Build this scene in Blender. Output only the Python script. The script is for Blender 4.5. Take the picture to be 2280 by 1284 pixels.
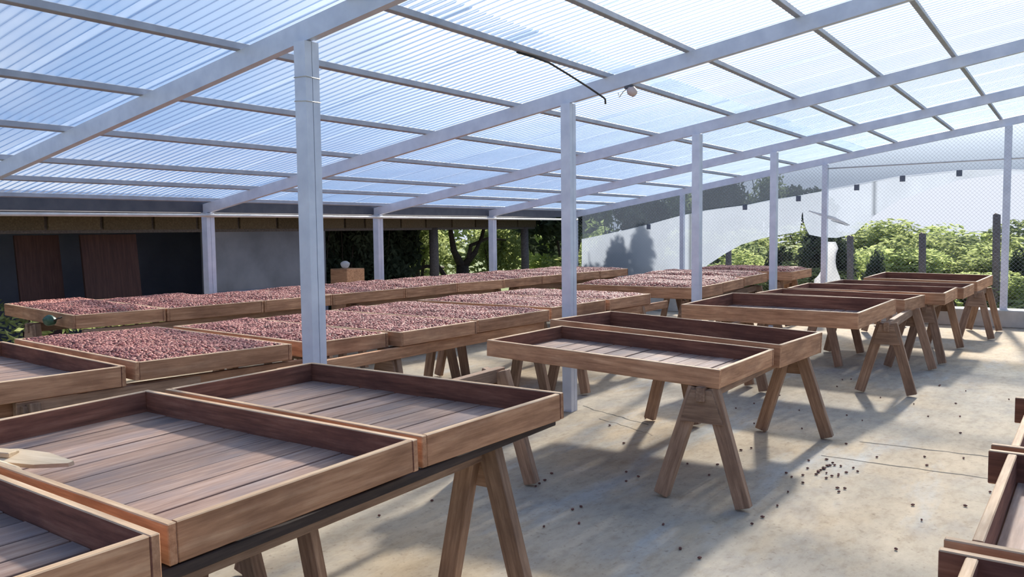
import bpy, bmesh, math, random
from mathutils import Vector, Matrix, noise

random.seed(7)
for o in list(bpy.data.objects):
    bpy.data.objects.remove(o)
sc = bpy.context.scene
col = sc.collection
PI = math.pi

# ------------------------------------------------------------------ camera, sky, sun, exposure
F_PX, YAW, PITCH, ROLL = 1861.555, -0.595087, -0.0697237, -0.0110893
cam_d = bpy.data.cameras.new('camera')
cam_d.sensor_fit = 'HORIZONTAL'
cam_d.sensor_width = 36.0
cam_d.lens = F_PX * 36.0 / 2280.0
cam_d.clip_end = 500
cam = bpy.data.objects.new('camera', cam_d)
col.objects.link(cam)
fw = Vector((math.sin(YAW) * math.cos(PITCH), math.cos(YAW) * math.cos(PITCH), math.sin(PITCH)))
rt = Vector((math.cos(YAW), -math.sin(YAW), 0))
up = rt.cross(fw)
r2 = rt * math.cos(ROLL) + up * math.sin(ROLL)
u2 = -rt * math.sin(ROLL) + up * math.cos(ROLL)
mw = Matrix((r2, u2, -fw)).transposed().to_4x4()
mw.translation = (0, 0, 1.6)
cam.matrix_world = mw
sc.camera = cam

SUN_AZ, SUN_EL = math.radians(-8.5), math.radians(30.0)      # azimuth from +Y towards +X
sun_dir = Vector((math.sin(SUN_AZ) * math.cos(SUN_EL), math.cos(SUN_AZ) * math.cos(SUN_EL), math.sin(SUN_EL)))
sun_d = bpy.data.lights.new('sun', 'SUN')
sun_d.energy = 7.4
sun_d.angle = math.radians(3.2)
sun_d.color = (1.0, 0.92, 0.80)
sun = bpy.data.objects.new('sun', sun_d)
col.objects.link(sun)
sun.rotation_euler = sun_dir.to_track_quat('Z', 'Y').to_euler()
sun.location = (0, 0, 30)

w = bpy.data.worlds.new('sky')
sc.world = w
w.use_nodes = True
nt = w.node_tree
nt.nodes.clear()
N = nt.nodes.new
L = nt.links.new
out = N('ShaderNodeOutputWorld')
bg = N('ShaderNodeBackground')
L(bg.outputs[0], out.inputs[0])
tc = N('ShaderNodeTexCoord')
# hazy tropical sky: clear blue away from the sun, whitening and brightening towards it
dt = N('ShaderNodeVectorMath'); dt.operation = 'DOT_PRODUCT'
L(tc.outputs['Generated'], dt.inputs[0]); dt.inputs[1].default_value = sun_dir
d01 = N('ShaderNodeMapRange'); d01.inputs[1].default_value = -1.0; d01.inputs[2].default_value = 1.0
L(dt.outputs['Value'], d01.inputs[0])
skr = N('ShaderNodeValToRGB')
stops = [(0.0, (0.10, 0.20, 0.44)), (0.70, (0.13, 0.27, 0.56)), (0.80, (0.17, 0.33, 0.63)), (0.87, (0.34, 0.51, 0.80)), (0.925, (0.85, 0.92, 1.0)), (0.955, (1.0, 1.0, 1.0)), (1.0, (1.0, 1.0, 1.0))]
while len(skr.color_ramp.elements) < len(stops): skr.color_ramp.elements.new(0.5)
for e, (p, c) in zip(skr.color_ramp.elements, stops):
    e.position = p; e.color = (*c, 1)
L(d01.outputs[0], skr.inputs[0])
glow = N('ShaderNodeMapRange'); glow.interpolation_type = 'SMOOTHSTEP'
glow.inputs[1].default_value = 0.90; glow.inputs[2].default_value = 1.0; glow.inputs[3].default_value = 1.0; glow.inputs[4].default_value = 4.0
L(d01.outputs[0], glow.inputs[0])
skym = N('ShaderNodeVectorMath'); skym.operation = 'SCALE'
L(skr.outputs[0], skym.inputs[0]); L(glow.outputs[0], skym.inputs['Scale'])
# broken cloud over the whole dome and pale haze at the horizon
mp = N('ShaderNodeMapping'); mp.inputs['Scale'].default_value = (1.6, 1.6, 4.0)
L(tc.outputs['Generated'], mp.inputs[0])
nz = N('ShaderNodeTexNoise'); nz.inputs['Scale'].default_value = 1.7; nz.inputs['Detail'].default_value = 6
L(mp.outputs[0], nz.inputs['Vector'])
cr = N('ShaderNodeMapRange'); cr.inputs[1].default_value = 0.50; cr.inputs[2].default_value = 0.72
L(nz.outputs[0], cr.inputs[0])
sep = N('ShaderNodeSeparateXYZ'); L(tc.outputs['Generated'], sep.inputs[0])
hz = N('ShaderNodeMapRange'); hz.inputs[1].default_value = 0.05; hz.inputs[2].default_value = 0.115
hz.inputs[3].default_value = 0.97; hz.inputs[4].default_value = 0.0
L(sep.outputs[2], hz.inputs[0])
clm = N('ShaderNodeMath'); clm.operation = 'MULTIPLY'; clm.inputs[1].default_value = 0.8
L(cr.outputs[0], clm.inputs[0])
cloudc = N('ShaderNodeVectorMath'); cloudc.operation = 'SCALE'; cloudc.inputs[0].default_value = (0.66, 0.71, 0.82)
L(glow.outputs[0], cloudc.inputs['Scale'])
cmix = N('ShaderNodeMix'); cmix.data_type = 'RGBA'
L(clm.outputs[0], cmix.inputs[0]); L(skym.outputs[0], cmix.inputs[6]); L(cloudc.outputs[0], cmix.inputs[7])
mix = N('ShaderNodeMix'); mix.data_type = 'RGBA'
L(hz.outputs[0], mix.inputs[0])
L(cmix.outputs[2], mix.inputs[6])
mix.inputs[7].default_value = (0.66, 0.70, 0.80, 1)
L(mix.outputs[2], bg.inputs[0])
bg.inputs[1].default_value = 1.0

vs = sc.view_settings
vs.view_transform = 'Standard'
vs.look = 'None'
vs.exposure = 0.3
vs.gamma = 1.0
vs.use_curve_mapping = False
sc.cycles.transparent_max_bounces = 16

# ------------------------------------------------------------------ materials
def mat_new(name):
    m = bpy.data.materials.new(name)
    m.use_nodes = True
    t = m.node_tree
    return m, t, t.nodes['Principled BSDF'], t.nodes['Material Output']

def ramp(t, fac, stops):
    r = t.nodes.new('ShaderNodeValToRGB')
    el = r.color_ramp.elements
    while len(el) < len(stops):
        el.new(0.5)
    for e, (p, c) in zip(el, stops):
        e.position = p
        e.color = (*c, 1)
    t.links.new(fac, r.inputs[0])
    return r.outputs[0]

def noise_tex(t, scale, detail=4, vec=None, mscale=None, rough=0.55):
    n = t.nodes.new('ShaderNodeTexNoise')
    n.inputs['Scale'].default_value = scale
    n.inputs['Detail'].default_value = detail
    n.inputs['Roughness'].default_value = rough
    if vec is None:
        c = t.nodes.new('ShaderNodeTexCoord')
        vec = c.outputs['Object']
    if mscale:
        m = t.nodes.new('ShaderNodeMapping')
        m.inputs['Scale'].default_value = mscale
        t.links.new(vec, m.inputs[0])
        vec = m.outputs[0]
    t.links.new(vec, n.inputs['Vector'])
    return n.outputs[0]

def mixc(t, a, b, fac, mode='MIX'):
    m = t.nodes.new('ShaderNodeMix')
    m.data_type = 'RGBA'
    m.blend_type = mode
    for sock, v in ((m.inputs[0], fac), (m.inputs[6], a), (m.inputs[7], b)):
        if hasattr(v, 'links') or hasattr(v, 'is_linked'):
            t.links.new(v, sock)
        elif isinstance(v, (int, float)):
            sock.default_value = v
        else:
            sock.default_value = (*v, 1)
    return m.outputs[2]

def bump(t, bsdf, h, strength=0.3, dist=0.01):
    b = t.nodes.new('ShaderNodeBump')
    b.inputs['Strength'].default_value = strength
    b.inputs['Distance'].default_value = dist
    t.links.new(h, b.inputs['Height'])
    t.links.new(b.outputs[0], bsdf.inputs['Normal'])

def wood(name, dark, mid, light, stain=None, stain_amt=0.5, rough=0.75, spec=0.25):
    m, t, b, o = mat_new(name)
    oi = t.nodes.new('ShaderNodeObjectInfo')
    c = t.nodes.new('ShaderNodeTexCoord')
    off = t.nodes.new('ShaderNodeVectorMath'); off.operation = 'ADD'
    sc_ = t.nodes.new('ShaderNodeVectorMath'); sc_.operation = 'SCALE'
    cmb = t.nodes.new('ShaderNodeCombineXYZ')
    for i in range(3):
        t.links.new(oi.outputs['Random'], cmb.inputs[i])
    t.links.new(cmb.outputs[0], sc_.inputs[0]); sc_.inputs['Scale'].default_value = 37.0
    t.links.new(c.outputs['Object'], off.inputs[0]); t.links.new(sc_.outputs[0], off.inputs[1])
    grain = noise_tex(t, 9, 7, off.outputs[0], (0.35, 5, 5), 0.65)
    blotch = noise_tex(t, 3.2, 5, off.outputs[0], (1, 2.2, 2.2), 0.6)
    colr = ramp(t, grain, [(0.28, dark), (0.52, mid), (0.74, light)])
    if stain:
        sf = t.nodes.new('ShaderNodeMapRange')
        sf.inputs[1].default_value = 0.45; sf.inputs[2].default_value = 0.68; sf.inputs[4].default_value = stain_amt
        t.links.new(blotch, sf.inputs[0])
        colr = mixc(t, colr, stain, sf.outputs[0])
    # each piece a little lighter or darker
    hsv = t.nodes.new('ShaderNodeHueSaturation')
    vr = t.nodes.new('ShaderNodeMapRange'); vr.inputs[3].default_value = 0.82; vr.inputs[4].default_value = 1.18
    t.links.new(oi.outputs['Random'], vr.inputs[0])
    t.links.new(vr.outputs[0], hsv.inputs['Value'])
    t.links.new(colr, hsv.inputs['Color'])
    t.links.new(hsv.outputs[0], b.inputs['Base Color'])
    b.inputs['Roughness'].default_value = rough
    b.inputs['Specular IOR Level'].default_value = spec
    bump(t, b, grain, 0.35, 0.004)
    return m

M = {}
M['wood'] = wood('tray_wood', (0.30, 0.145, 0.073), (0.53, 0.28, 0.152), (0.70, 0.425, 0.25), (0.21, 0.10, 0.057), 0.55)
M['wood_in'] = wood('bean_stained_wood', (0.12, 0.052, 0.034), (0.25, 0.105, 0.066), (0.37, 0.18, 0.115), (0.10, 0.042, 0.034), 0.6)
M['wood_top'] = wood('worn_sunlit_rim_wood', (0.40, 0.25, 0.15), (0.58, 0.40, 0.25), (0.75, 0.56, 0.38), (0.34, 0.21, 0.13), 0.4)  # lighter than the board faces: some wear, plus grazing sunlight painted into the colour
M['slat'] = wood('slat_wood', (0.19, 0.115, 0.088), (0.33, 0.215, 0.165), (0.46, 0.335, 0.265), (0.20, 0.17, 0.175), 0.6, 0.7, 0.2)
M['trestle'] = wood('trestle_wood', (0.19, 0.11, 0.07), (0.36, 0.225, 0.145), (0.52, 0.35, 0.235), (0.14, 0.085, 0.06), 0.5)
M['rail_wood'] = wood('dark_rail_wood', (0.03, 0.022, 0.02), (0.06, 0.042, 0.035), (0.10, 0.07, 0.055))
M['pale_wood'] = wood('pale_wood', (0.50, 0.36, 0.22), (0.66, 0.50, 0.33), (0.78, 0.62, 0.44))
M['fence_wood'] = wood('old_post_wood', (0.08, 0.07, 0.065), (0.15, 0.13, 0.12), (0.22, 0.19, 0.17))
M['fascia_wood'] = wood('fascia_wood', (0.075, 0.058, 0.036), (0.12, 0.092, 0.056), (0.17, 0.135, 0.085))
M['door_wood'] = wood('brown_board', (0.06, 0.034, 0.032), (0.095, 0.05, 0.045), (0.13, 0.07, 0.06))

def steel(name, c0, c1, rough=0.42, metal=0.55):
    m, t, b, o = mat_new(name)
    n = noise_tex(t, 7, 6, None, (1, 1, 1))
    t.links.new(ramp(t, n, [(0.3, c0), (0.7, c1)]), b.inputs['Base Color'])
    b.inputs['Metallic'].default_value = metal
    b.inputs['Roughness'].default_value = rough
    return m
M['steel'] = steel('galvanised_steel', (0.58, 0.63, 0.75), (0.72, 0.77, 0.88), 0.42, 0.3)
M['steel_dark'] = steel('painted_purlin_steel', (0.30, 0.32, 0.37), (0.40, 0.42, 0.48), 0.5, 0.4)
M['eave_steel'] = steel('dark_eave_steel', (0.07, 0.08, 0.11), (0.11, 0.12, 0.15), 0.5, 0.3)
M['pipe'] = steel('pale_pipe', (0.55, 0.55, 0.55), (0.7, 0.7, 0.7), 0.45, 0.3)
M['wire'] = steel('net_wire', (0.26, 0.29, 0.36), (0.36, 0.39, 0.46), 0.5, 0.3)

def roof_mat():
    m, t, b, o = mat_new('clear_corrugated_plastic')
    t.nodes.remove(b)
    oi = t.nodes.new('ShaderNodeObjectInfo')
    dirt = noise_tex(t, 1.3, 6, None, (0.35, 2.5, 1))
    tr = t.nodes.new('ShaderNodeBsdfTransparent')
    t.links.new(ramp(t, dirt, [(0.3, (0.80, 0.84, 0.88)), (0.7, (0.93, 0.95, 0.97))]), tr.inputs[0])
    tl = t.nodes.new('ShaderNodeBsdfTranslucent'); tl.inputs[0].default_value = (0.86, 0.90, 0.96, 1)
    df = t.nodes.new('ShaderNodeBsdfDiffuse'); df.inputs[0].default_value = (0.80, 0.85, 0.92, 1)
    gl = t.nodes.new('ShaderNodeBsdfGlossy'); gl.inputs['Roughness'].default_value = 0.22
    gl.inputs[0].default_value = (0.9, 0.95, 1, 1)
    rf = t.nodes.new('ShaderNodeBsdfRefraction'); rf.inputs['IOR'].default_value = 1.12; rf.inputs['Roughness'].default_value = 0.45
    rf.inputs[0].default_value = (0.95, 0.97, 1, 1)
    fr = t.nodes.new('ShaderNodeFresnel'); fr.inputs[0].default_value = 1.45
    def mx(f, a, c):
        x = t.nodes.new('ShaderNodeMixShader')
        if isinstance(f, float): x.inputs[0].default_value = f
        else: t.links.new(f, x.inputs[0])
        t.links.new(a, x.inputs[1]); t.links.new(c, x.inputs[2])
        return x.outputs[0]
    haze = mx(0.35, rf.outputs[0], tl.outputs[0])
    haze = mx(0.15, haze, df.outputs[0])
    body = mx(0.17, tr.outputs[0], haze)
    fin = mx(fr.outputs[0], body, gl.outputs[0])
    t.links.new(fin, o.inputs[0])
    return m
M['roof'] = roof_mat()

def film(name, colr, transp, tint=(1, 1, 1), diffuse=0.3):
    m, t, b, o = mat_new(name)
    t.nodes.remove(b)
    n = noise_tex(t, 1.5, 4)
    cc = ramp(t, n, [(0.3, tuple(x * 0.88 for x in colr)), (0.7, colr)])
    tr = t.nodes.new('ShaderNodeBsdfTransparent'); tr.inputs[0].default_value = (*tint, 1)
    tl = t.nodes.new('ShaderNodeBsdfTranslucent'); t.links.new(cc, tl.inputs[0])
    df = t.nodes.new('ShaderNodeBsdfDiffuse'); t.links.new(cc, df.inputs[0])
    a = t.nodes.new('ShaderNodeMixShader'); a.inputs[0].default_value = diffuse
    t.links.new(tl.outputs[0], a.inputs[1]); t.links.new(df.outputs[0], a.inputs[2])
    x = t.nodes.new('ShaderNodeMixShader'); x.inputs[0].default_value = 1 - transp
    t.links.new(tr.outputs[0], x.inputs[1]); t.links.new(a.outputs[0], x.inputs[2])
    t.links.new(x.outputs[0], o.inputs[0])
    return m
M['sheet'] = film('white_plastic_sheet', (0.33, 0.375, 0.45), 0.13)
M['film'] = film('grey_plastic_film', (0.12, 0.145, 0.185), 0.62, (0.52, 0.58, 0.65), 0.4)
M['tab'] = film('dark_tab', (0.20, 0.23, 0.29), 0.0, (1, 1, 1), 0.7)
M['white_plastic'] = film('white_sack_plastic', (0.88, 0.89, 0.90), 0.0, (1, 1, 1), 0.5)

def leaf(name, dark, lightc, tl=0.45):
    m, t, b, o = mat_new(name)
    t.nodes.remove(b)
    n = noise_tex(t, 4.0, 3)
    oi = t.nodes.new('ShaderNodeObjectInfo')
    c = ramp(t, n, [(0.3, dark), (0.72, lightc)])
    hs = t.nodes.new('ShaderNodeHueSaturation')
    mr = t.nodes.new('ShaderNodeMapRange'); mr.inputs[3].default_value = 0.75; mr.inputs[4].default_value = 1.25
    t.links.new(oi.outputs['Random'], mr.inputs[0]); t.links.new(mr.outputs[0], hs.inputs['Value']); t.links.new(c, hs.inputs['Color'])
    d = t.nodes.new('ShaderNodeBsdfDiffuse'); t.links.new(hs.outputs[0], d.inputs[0])
    l = t.nodes.new('ShaderNodeBsdfTranslucent'); t.links.new(hs.outputs[0], l.inputs[0])
    x = t.nodes.new('ShaderNodeMixShader'); x.inputs[0].default_value = tl
    t.links.new(d.outputs[0], x.inputs[1]); t.links.new(l.outputs[0], x.inputs[2])
    t.links.new(x.outputs[0], o.inputs[0])
    return m
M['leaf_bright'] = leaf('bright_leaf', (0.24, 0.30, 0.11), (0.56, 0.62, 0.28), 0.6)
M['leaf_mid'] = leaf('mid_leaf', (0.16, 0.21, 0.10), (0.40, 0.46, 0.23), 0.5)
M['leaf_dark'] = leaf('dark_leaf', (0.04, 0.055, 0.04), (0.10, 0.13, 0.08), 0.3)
M['bark'] = wood('bark', (0.03, 0.025, 0.02), (0.07, 0.055, 0.045), (0.12, 0.10, 0.08))

def floor_mat():
    m, t, b, o = mat_new('stained_concrete')
    big = noise_tex(t, 0.55, 5, None, (1, 1, 1), 0.6)
    med = noise_tex(t, 2.3, 6, None, (1.0, 0.55, 1), 0.65)
    fine = noise_tex(t, 38, 5)
    c = ramp(t, big, [(0.34, (0.36, 0.32, 0.265)), (0.5, (0.45, 0.37, 0.265)), (0.66, (0.52, 0.385, 0.235))])
    c2 = ramp(t, med, [(0.33, (0.27, 0.27, 0.265)), (0.48, (0.42, 0.375, 0.305)), (0.62, (0.50, 0.435, 0.345)), (0.75, (0.47, 0.475, 0.465))])
    c = mixc(t, c, c2, 0.5)
    st1 = noise_tex(t, 1.1, 5, None, (1.6, 0.6, 1), 0.6)
    s1 = t.nodes.new('ShaderNodeMapRange'); s1.inputs[1].default_value = 0.54; s1.inputs[2].default_value = 0.68; s1.inputs[4].default_value = 0.38
    t.links.new(st1, s1.inputs[0])
    c = mixc(t, c, (0.50, 0.36, 0.20), s1.outputs[0])
    st2 = noise_tex(t, 0.9, 6, None, (1.9, 0.45, 1), 0.62)
    s2 = t.nodes.new('ShaderNodeMapRange'); s2.inputs[1].default_value = 0.55; s2.inputs[2].default_value = 0.7; s2.inputs[4].default_value = 0.7
    t.links.new(st2, s2.inputs[0])
    c = mixc(t, c, (0.42, 0.46, 0.48), s2.outputs[0])
    sp = t.nodes.new('ShaderNodeMapRange'); sp.inputs[1].default_value = 0.60; sp.inputs[2].default_value = 0.72; sp.inputs[4].default_value = 0.5
    t.links.new(fine, sp.inputs[0])
    c = mixc(t, c, (0.20, 0.15, 0.11), sp.outputs[0])
    grit = noise_tex(t, 11, 7, None, (1.5, 0.7, 1), 0.7)
    c = mixc(t, c, ramp(t, grit, [(0.3, (0.80, 0.78, 0.77)), (0.5, (0.98, 0.985, 1.0)), (0.7, (1.09, 1.10, 1.12))]), 1.0, 'MULTIPLY')
    t.links.new(c, b.inputs['Base Color'])
    b.inputs['Roughness'].default_value = 0.88
    b.inputs['Specular IOR Level'].default_value = 0.10
    bump(t, b, fine, 0.15, 0.003)
    return m
M['floor'] = floor_mat()

def plain(name, c0, c1, scale=3, rough=0.8, detail=5, ms=None):
    m, t, b, o = mat_new(name)
    n = noise_tex(t, scale, detail, None, ms)
    t.links.new(ramp(t, n, [(0.32, c0), (0.68, c1)]), b.inputs['Base Color'])
    b.inputs['Roughness'].default_value = rough
    return m
M['kerb'] = plain('kerb_concrete', (0.40, 0.40, 0.37), (0.54, 0.53, 0.49), 4)
M['wall_grey'] = plain('grey_render_wall', (0.14, 0.15, 0.17), (0.24, 0.25, 0.28), 1.6)
M['wall_dark'] = plain('dark_wall', (0.22, 0.24, 0.34), (0.30, 0.32, 0.43), 2)
M['roof_old'] = plain('old_roof_sheet', (0.10, 0.09, 0.09), (0.17, 0.15, 0.14), 3)
M['ground'] = plain('grass_ground', (0.08, 0.12, 0.03), (0.20, 0.24, 0.08), 2.0, 0.95)
M['black'] = plain('black_cable', (0.015, 0.015, 0.018), (0.03, 0.03, 0.035), 5, 0.5)
M['socket'] = plain('pinkish_ceramic', (0.55, 0.45, 0.45), (0.65, 0.55, 0.54), 8, 0.4)
M['green_fruit'] = plain('green_rind', (0.02, 0.06, 0.03), (0.05, 0.11, 0.06), 9, 0.4)
M['crack'] = plain('crack_shadow', (0.06, 0.05, 0.045), (0.10, 0.09, 0.08), 6, 0.95)

def bean_mat():
    m, t, b, o = mat_new('cocoa_bean')
    oi = t.nodes.new('ShaderNodeObjectInfo')
    c = ramp(t, oi.outputs['Random'], [(0.0, (0.13, 0.044, 0.034)), (0.3, (0.31, 0.102, 0.076)), (0.7, (0.50, 0.176, 0.134)), (1.0, (0.66, 0.29, 0.225))])
    t.links.new(c, b.inputs['Base Color'])
    b.inputs['Roughness'].default_value = 0.55
    b.inputs['Specular IOR Level'].default_value = 0.4
    return m
M['bean'] = bean_mat()
M['bean_bed'] = plain('packed_beans', (0.08, 0.032, 0.028), (0.20, 0.08, 0.064), 45, 0.8)

# ------------------------------------------------------------------ mesh helpers
def link(name, me, mats, parent=None, mtx=None):
    o = bpy.data.objects.new(name, me)
    col.objects.link(o)
    if not me.materials:
        for k in (mats if isinstance(mats, (list, tuple)) else [mats]):
            me.materials.append(M[k])
    if parent:
        o.parent = parent
    if mtx is not None:
        o.matrix_local = mtx
    return o

def tag(o, label=None, cat=None, group=None, kind=None):
    if label: o['label'] = label
    if cat: o['category'] = cat
    if group: o['group'] = group
    if kind: o['kind'] = kind
    return o

def empty(name, mtx, label, cat, group=None):
    o = bpy.data.objects.new(name, None)
    o.empty_display_size = 0.1
    col.objects.link(o)
    o.matrix_world = mtx
    return tag(o, label, cat, group)

def mesh(name, verts, faces, smooth=False):
    me = bpy.data.meshes.new(name)
    me.from_pydata([tuple(v) for v in verts], [], faces)
    if smooth:
        me.polygons.foreach_set('use_smooth', [True] * len(me.polygons))
    me.update()
    return me

_box_cache = {}
def box_mesh(name, x, y, z, bev=0.003, mi=None):
    """box centred on the origin, slightly chamfered; mi maps a face direction to a material slot"""
    key = (name, round(x, 3), round(y, 3), round(z, 3), bev, tuple(sorted(mi.items())) if mi else None)
    if key in _box_cache:
        return _box_cache[key]
    bm = bmesh.new()
    bmesh.ops.create_cube(bm, size=1.0)
    bmesh.ops.scale(bm, vec=(x, y, z), verts=bm.verts)
    if bev:
        bmesh.ops.bevel(bm, geom=list(bm.edges), offset=bev, segments=1, affect='EDGES', profile=0.5)
    if mi:
        for f in bm.faces:
            n = f.normal
            a = max(range(3), key=lambda i: abs(n[i]))
            k = ('+' if n[a] > 0 else '-') + 'xyz'[a]
            f.material_index = mi.get(k, 0)
    me = bpy.data.meshes.new(name)
    bm.to_mesh(me); bm.free()
    _box_cache[key] = me
    return me

def frame(p0, p1, upv=Vector((0, 0, 1))):
    """matrix whose x axis runs from p0 to p1, centred between them; z as near to upv as it can be"""
    p0, p1 = Vector(p0), Vector(p1)
    x = (p1 - p0).normalized()
    y = Vector(upv).cross(x)
    if y.length < 1e-5:
        y = Vector((0, 1, 0)).cross(x)
    y.normalize()
    z = x.cross(y)
    m = Matrix((x, y, z)).transposed().to_4x4()
    m.translation = (p0 + p1) / 2
    return m

def beam(name, p0, p1, width, height, mats, parent=None, upv=(0, 0, 1), bev=0.003, mi=None):
    ln = (Vector(p1) - Vector(p0)).length
    me = box_mesh(name, ln, width, height, bev, mi)
    return link(name, me, mats, parent, frame(p0, p1, Vector(upv)))

def tube_mesh(name, pts, r, seg=8, closed_ends=True):
    vs_, fs = [], []
    pts = [Vector(p) for p in pts]
    rr = r if isinstance(r, (list, tuple)) else [r] * len(pts)
    for i, p in enumerate(pts):
        d = (pts[min(i + 1, len(pts) - 1)] - pts[max(i - 1, 0)]).normalized()
        a = d.cross(Vector((0.13, 0.31, 0.94)))
        if a.length < 0.1: a = d.cross(Vector((1, 0, 0)))
        a.normalize(); b_ = d.cross(a)
        for k in range(seg):
            an = 2 * PI * k / seg
            vs_.append(p + (a * math.cos(an) + b_ * math.sin(an)) * rr[i])
    for i in range(len(pts) - 1):
        for k in range(seg):
            k2 = (k + 1) % seg
            fs.append((i * seg + k, i * seg + k2, (i + 1) * seg + k2, (i + 1) * seg + k))
    if closed_ends:
        fs.append(tuple(range(seg))[::-1])
        fs.append(tuple(range((len(pts) - 1) * seg, len(pts) * seg)))
    return mesh(name, vs_, fs, True)

def prism(name, poly, th):
    """flat polygon in local x,z extruded along y by th (centred)"""
    n = len(poly)
    v = [(x, -th / 2, z) for x, z in poly] + [(x, th / 2, z) for x, z in poly]
    f = [tuple(range(n)), tuple(range(2 * n - 1, n - 1, -1))]
    f += [(i, i + n, (i + 1) % n + n, (i + 1) % n) for i in range(n)]
    me = mesh(name, v, f)
    bm = bmesh.new(); bm.from_mesh(me)
    bmesh.ops.recalc_face_normals(bm, faces=bm.faces)
    bm.to_mesh(me); bm.free()
    return me

# ------------------------------------------------------------------ the shed: frame geometry
XB, YB, SP = -3.682, 3.371, 2.963          # middle row of posts, bay
XA, ZB, SL = -8.707, 2.679, 0.16624         # eave row, underside of rafters at XB, slope
XM, XR = -6.326, -0.944                     # the gable's other two posts
YE = YB + 4 * SP
def zr(x): return ZB + SL * (x - XB)        # underside of the rafters
RH = 0.115                                   # rafter depth
XRT = 2.3                                    # right end of the roof
sl_v = Vector((1, 0, SL)).normalized()
sl_n = Vector((-SL, 0, 1)).normalized()

# floor: concrete slab in pieces with open joints
floor = link('floor', box_mesh('floor', 15.0, 16.6, 0.12, 0), 'floor')
floor.location = (-3.2, 6.9, -0.06)
tag(floor, 'worn stained concrete floor of the drying shed', None, None, 'structure')
# ground outside
g = link('ground', box_mesh('ground', 120, 120, 0.2, 0), 'ground')
g.location = (-10, 30, -0.24)
tag(g, 'grassy ground around the shed', None, None, 'structure')
# cracks as shallow raised-edge grooves: thin dark ribbons let into the slab
def crack(pts, wdt):
    vs_, fs = [], []
    for i, (x, y) in enumerate(pts):
        a = Vector(pts[min(i + 1, len(pts) - 1)]) - Vector(pts[max(i - 1, 0)])
        n = Vector((-a.y, a.x)).normalized() * wdt * random.uniform(0.3, 1)
        vs_ += [(x + n.x, y + n.y, 0.0012), (x - n.x, y - n.y, 0.0012)]
    for i in range(len(pts) - 1):
        fs.append((2 * i, 2 * i + 1, 2 * i + 3, 2 * i + 2))
    return link('crack', mesh('crack', vs_, fs), 'crack', floor, floor.matrix_world.inverted() @ Matrix())
def wob(p, q, n, amp):
    return [(p[0] + (q[0] - p[0]) * i / n + random.uniform(-amp, amp), p[1] + (q[1] - p[1]) * i / n + random.uniform(-amp, amp)) for i in range(n + 1)]
bpy.context.view_layer.update()
crack(wob((-1.30, 6.53), (2.5, 6.60), 40, 0.012), 0.012)
crack(wob((-1.45, 5.99), (2.5, 5.93), 40, 0.012), 0.008)
crack(wob((-3.69, 6.56), (-2.88, 6.2), 14, 0.02), 0.007)
crack(wob((-3.3, 6.2), (-2.7, 5.9), 10, 0.02), 0.006)

# kerb along the gable
kerb = link('trim_1', box_mesh('kerb', 11.4, 0.42, 0.27, 0.012), 'kerb')
kerb.location = (-4.2, YE - 0.02, 0.135)
tag(kerb, 'low concrete kerb along the netted gable end', None, None, 'structure')

# posts: two lipped channels face to face, open seam between them
def channel_profile(wx, dy):
    t = 0.006
    return [(-wx / 2, -dy / 2), (wx / 2, -dy / 2), (wx / 2, dy / 2 - 0.002), (wx / 2 - 0.012, dy / 2 - 0.002), (wx / 2 - 0.012, dy / 2 - 0.012),
            (-wx / 2 + 0.012, dy / 2 - 0.012), (-wx / 2 + 0.012, dy / 2 - 0.002), (-wx / 2, dy / 2 - 0.002)]
def extrude_xy(name, poly, z0, z1):
    n = len(poly)
    v = [(x, y, z0) for x, y in poly] + [(x, y, z1) for x, y in poly]
    f = [tuple(range(n))[::-1], tuple(range(n, 2 * n))] + [(i, (i + 1) % n, (i + 1) % n + n, i + n) for i in range(n)]
    return mesh(name, v, f)
def post(x, y, z0, label, wx=0.09, dy=0.105, base=True):
    h = zr(x) - z0
    t = empty('steel_post', Matrix.Translation((x, y, z0)), label, 'post', 'galvanised steel posts of the shed')
    pr = channel_profile(wx, dy / 2)
    a = extrude_xy('channel', [(px, py - dy / 4) for px, py in pr], 0, h)
    b_ = extrude_xy('channel', [(-px, -py + dy / 4) for px, py in pr], 0, h)
    link('channel', a, 'steel', t)
    link('channel', b_, 'steel', t)
    if base:
        link('base_plate', box_mesh('base_plate', 0.18, 0.18, 0.01, 0.002), 'steel', t, Matrix.Translation((0, 0, 0.005)))
    return t
names_b = ['nearest tall steel post standing in front of the bean trays', 'second tall steel post, behind the front empty tray of the middle table',
           'third steel post of the middle row, left of the large empty tray', 'fourth steel post of the middle row, before the netting',
           'steel post on the kerb in the middle of the netted gable']
posts_b = []
for k in range(5):
    posts_b.append(post(XB, YB + k * SP, 0.0 if k < 4 else 0.27, names_b[k], base=False))
for dz in (0.20, 0.335):                    # wire bindings round the nearest post
    ring = []
    hx, hy = 0.047, 0.0545
    for px, py in ((-hx, -hy), (hx, -hy), (hx, hy), (-hx, hy), (-hx, -hy)):
        ring.append((px, py, zr(XB) - dz + random.uniform(-.004, .004)))
    tag(link('wire_tie', tube_mesh('wire_tie', ring, 0.003, 5), 'pipe', posts_b[0]), 'thin wire tie')
names_a = ['eave post before the dark store on the left', 'eave post right of the grey rendered wall', 'eave post between the two sunlit shrubs', 'corner eave post at the netted gable']
for k in range(1, 5):
    post(XA, YB + k * SP, 0.0 if k < 4 else 0.27, names_a[k - 1], 0.10, 0.11, base=False)
post(XA, YB, 0.0, 'eave post at the far left, out beside the store', 0.10, 0.11, False)
post(XM, YE, 0.27, 'gable post left of the middle, before the white sheet', 0.075, 0.085, False)
post(XR, YE, 0.27, 'gable post at the right end of the netting', 0.10, 0.115, False)

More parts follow.
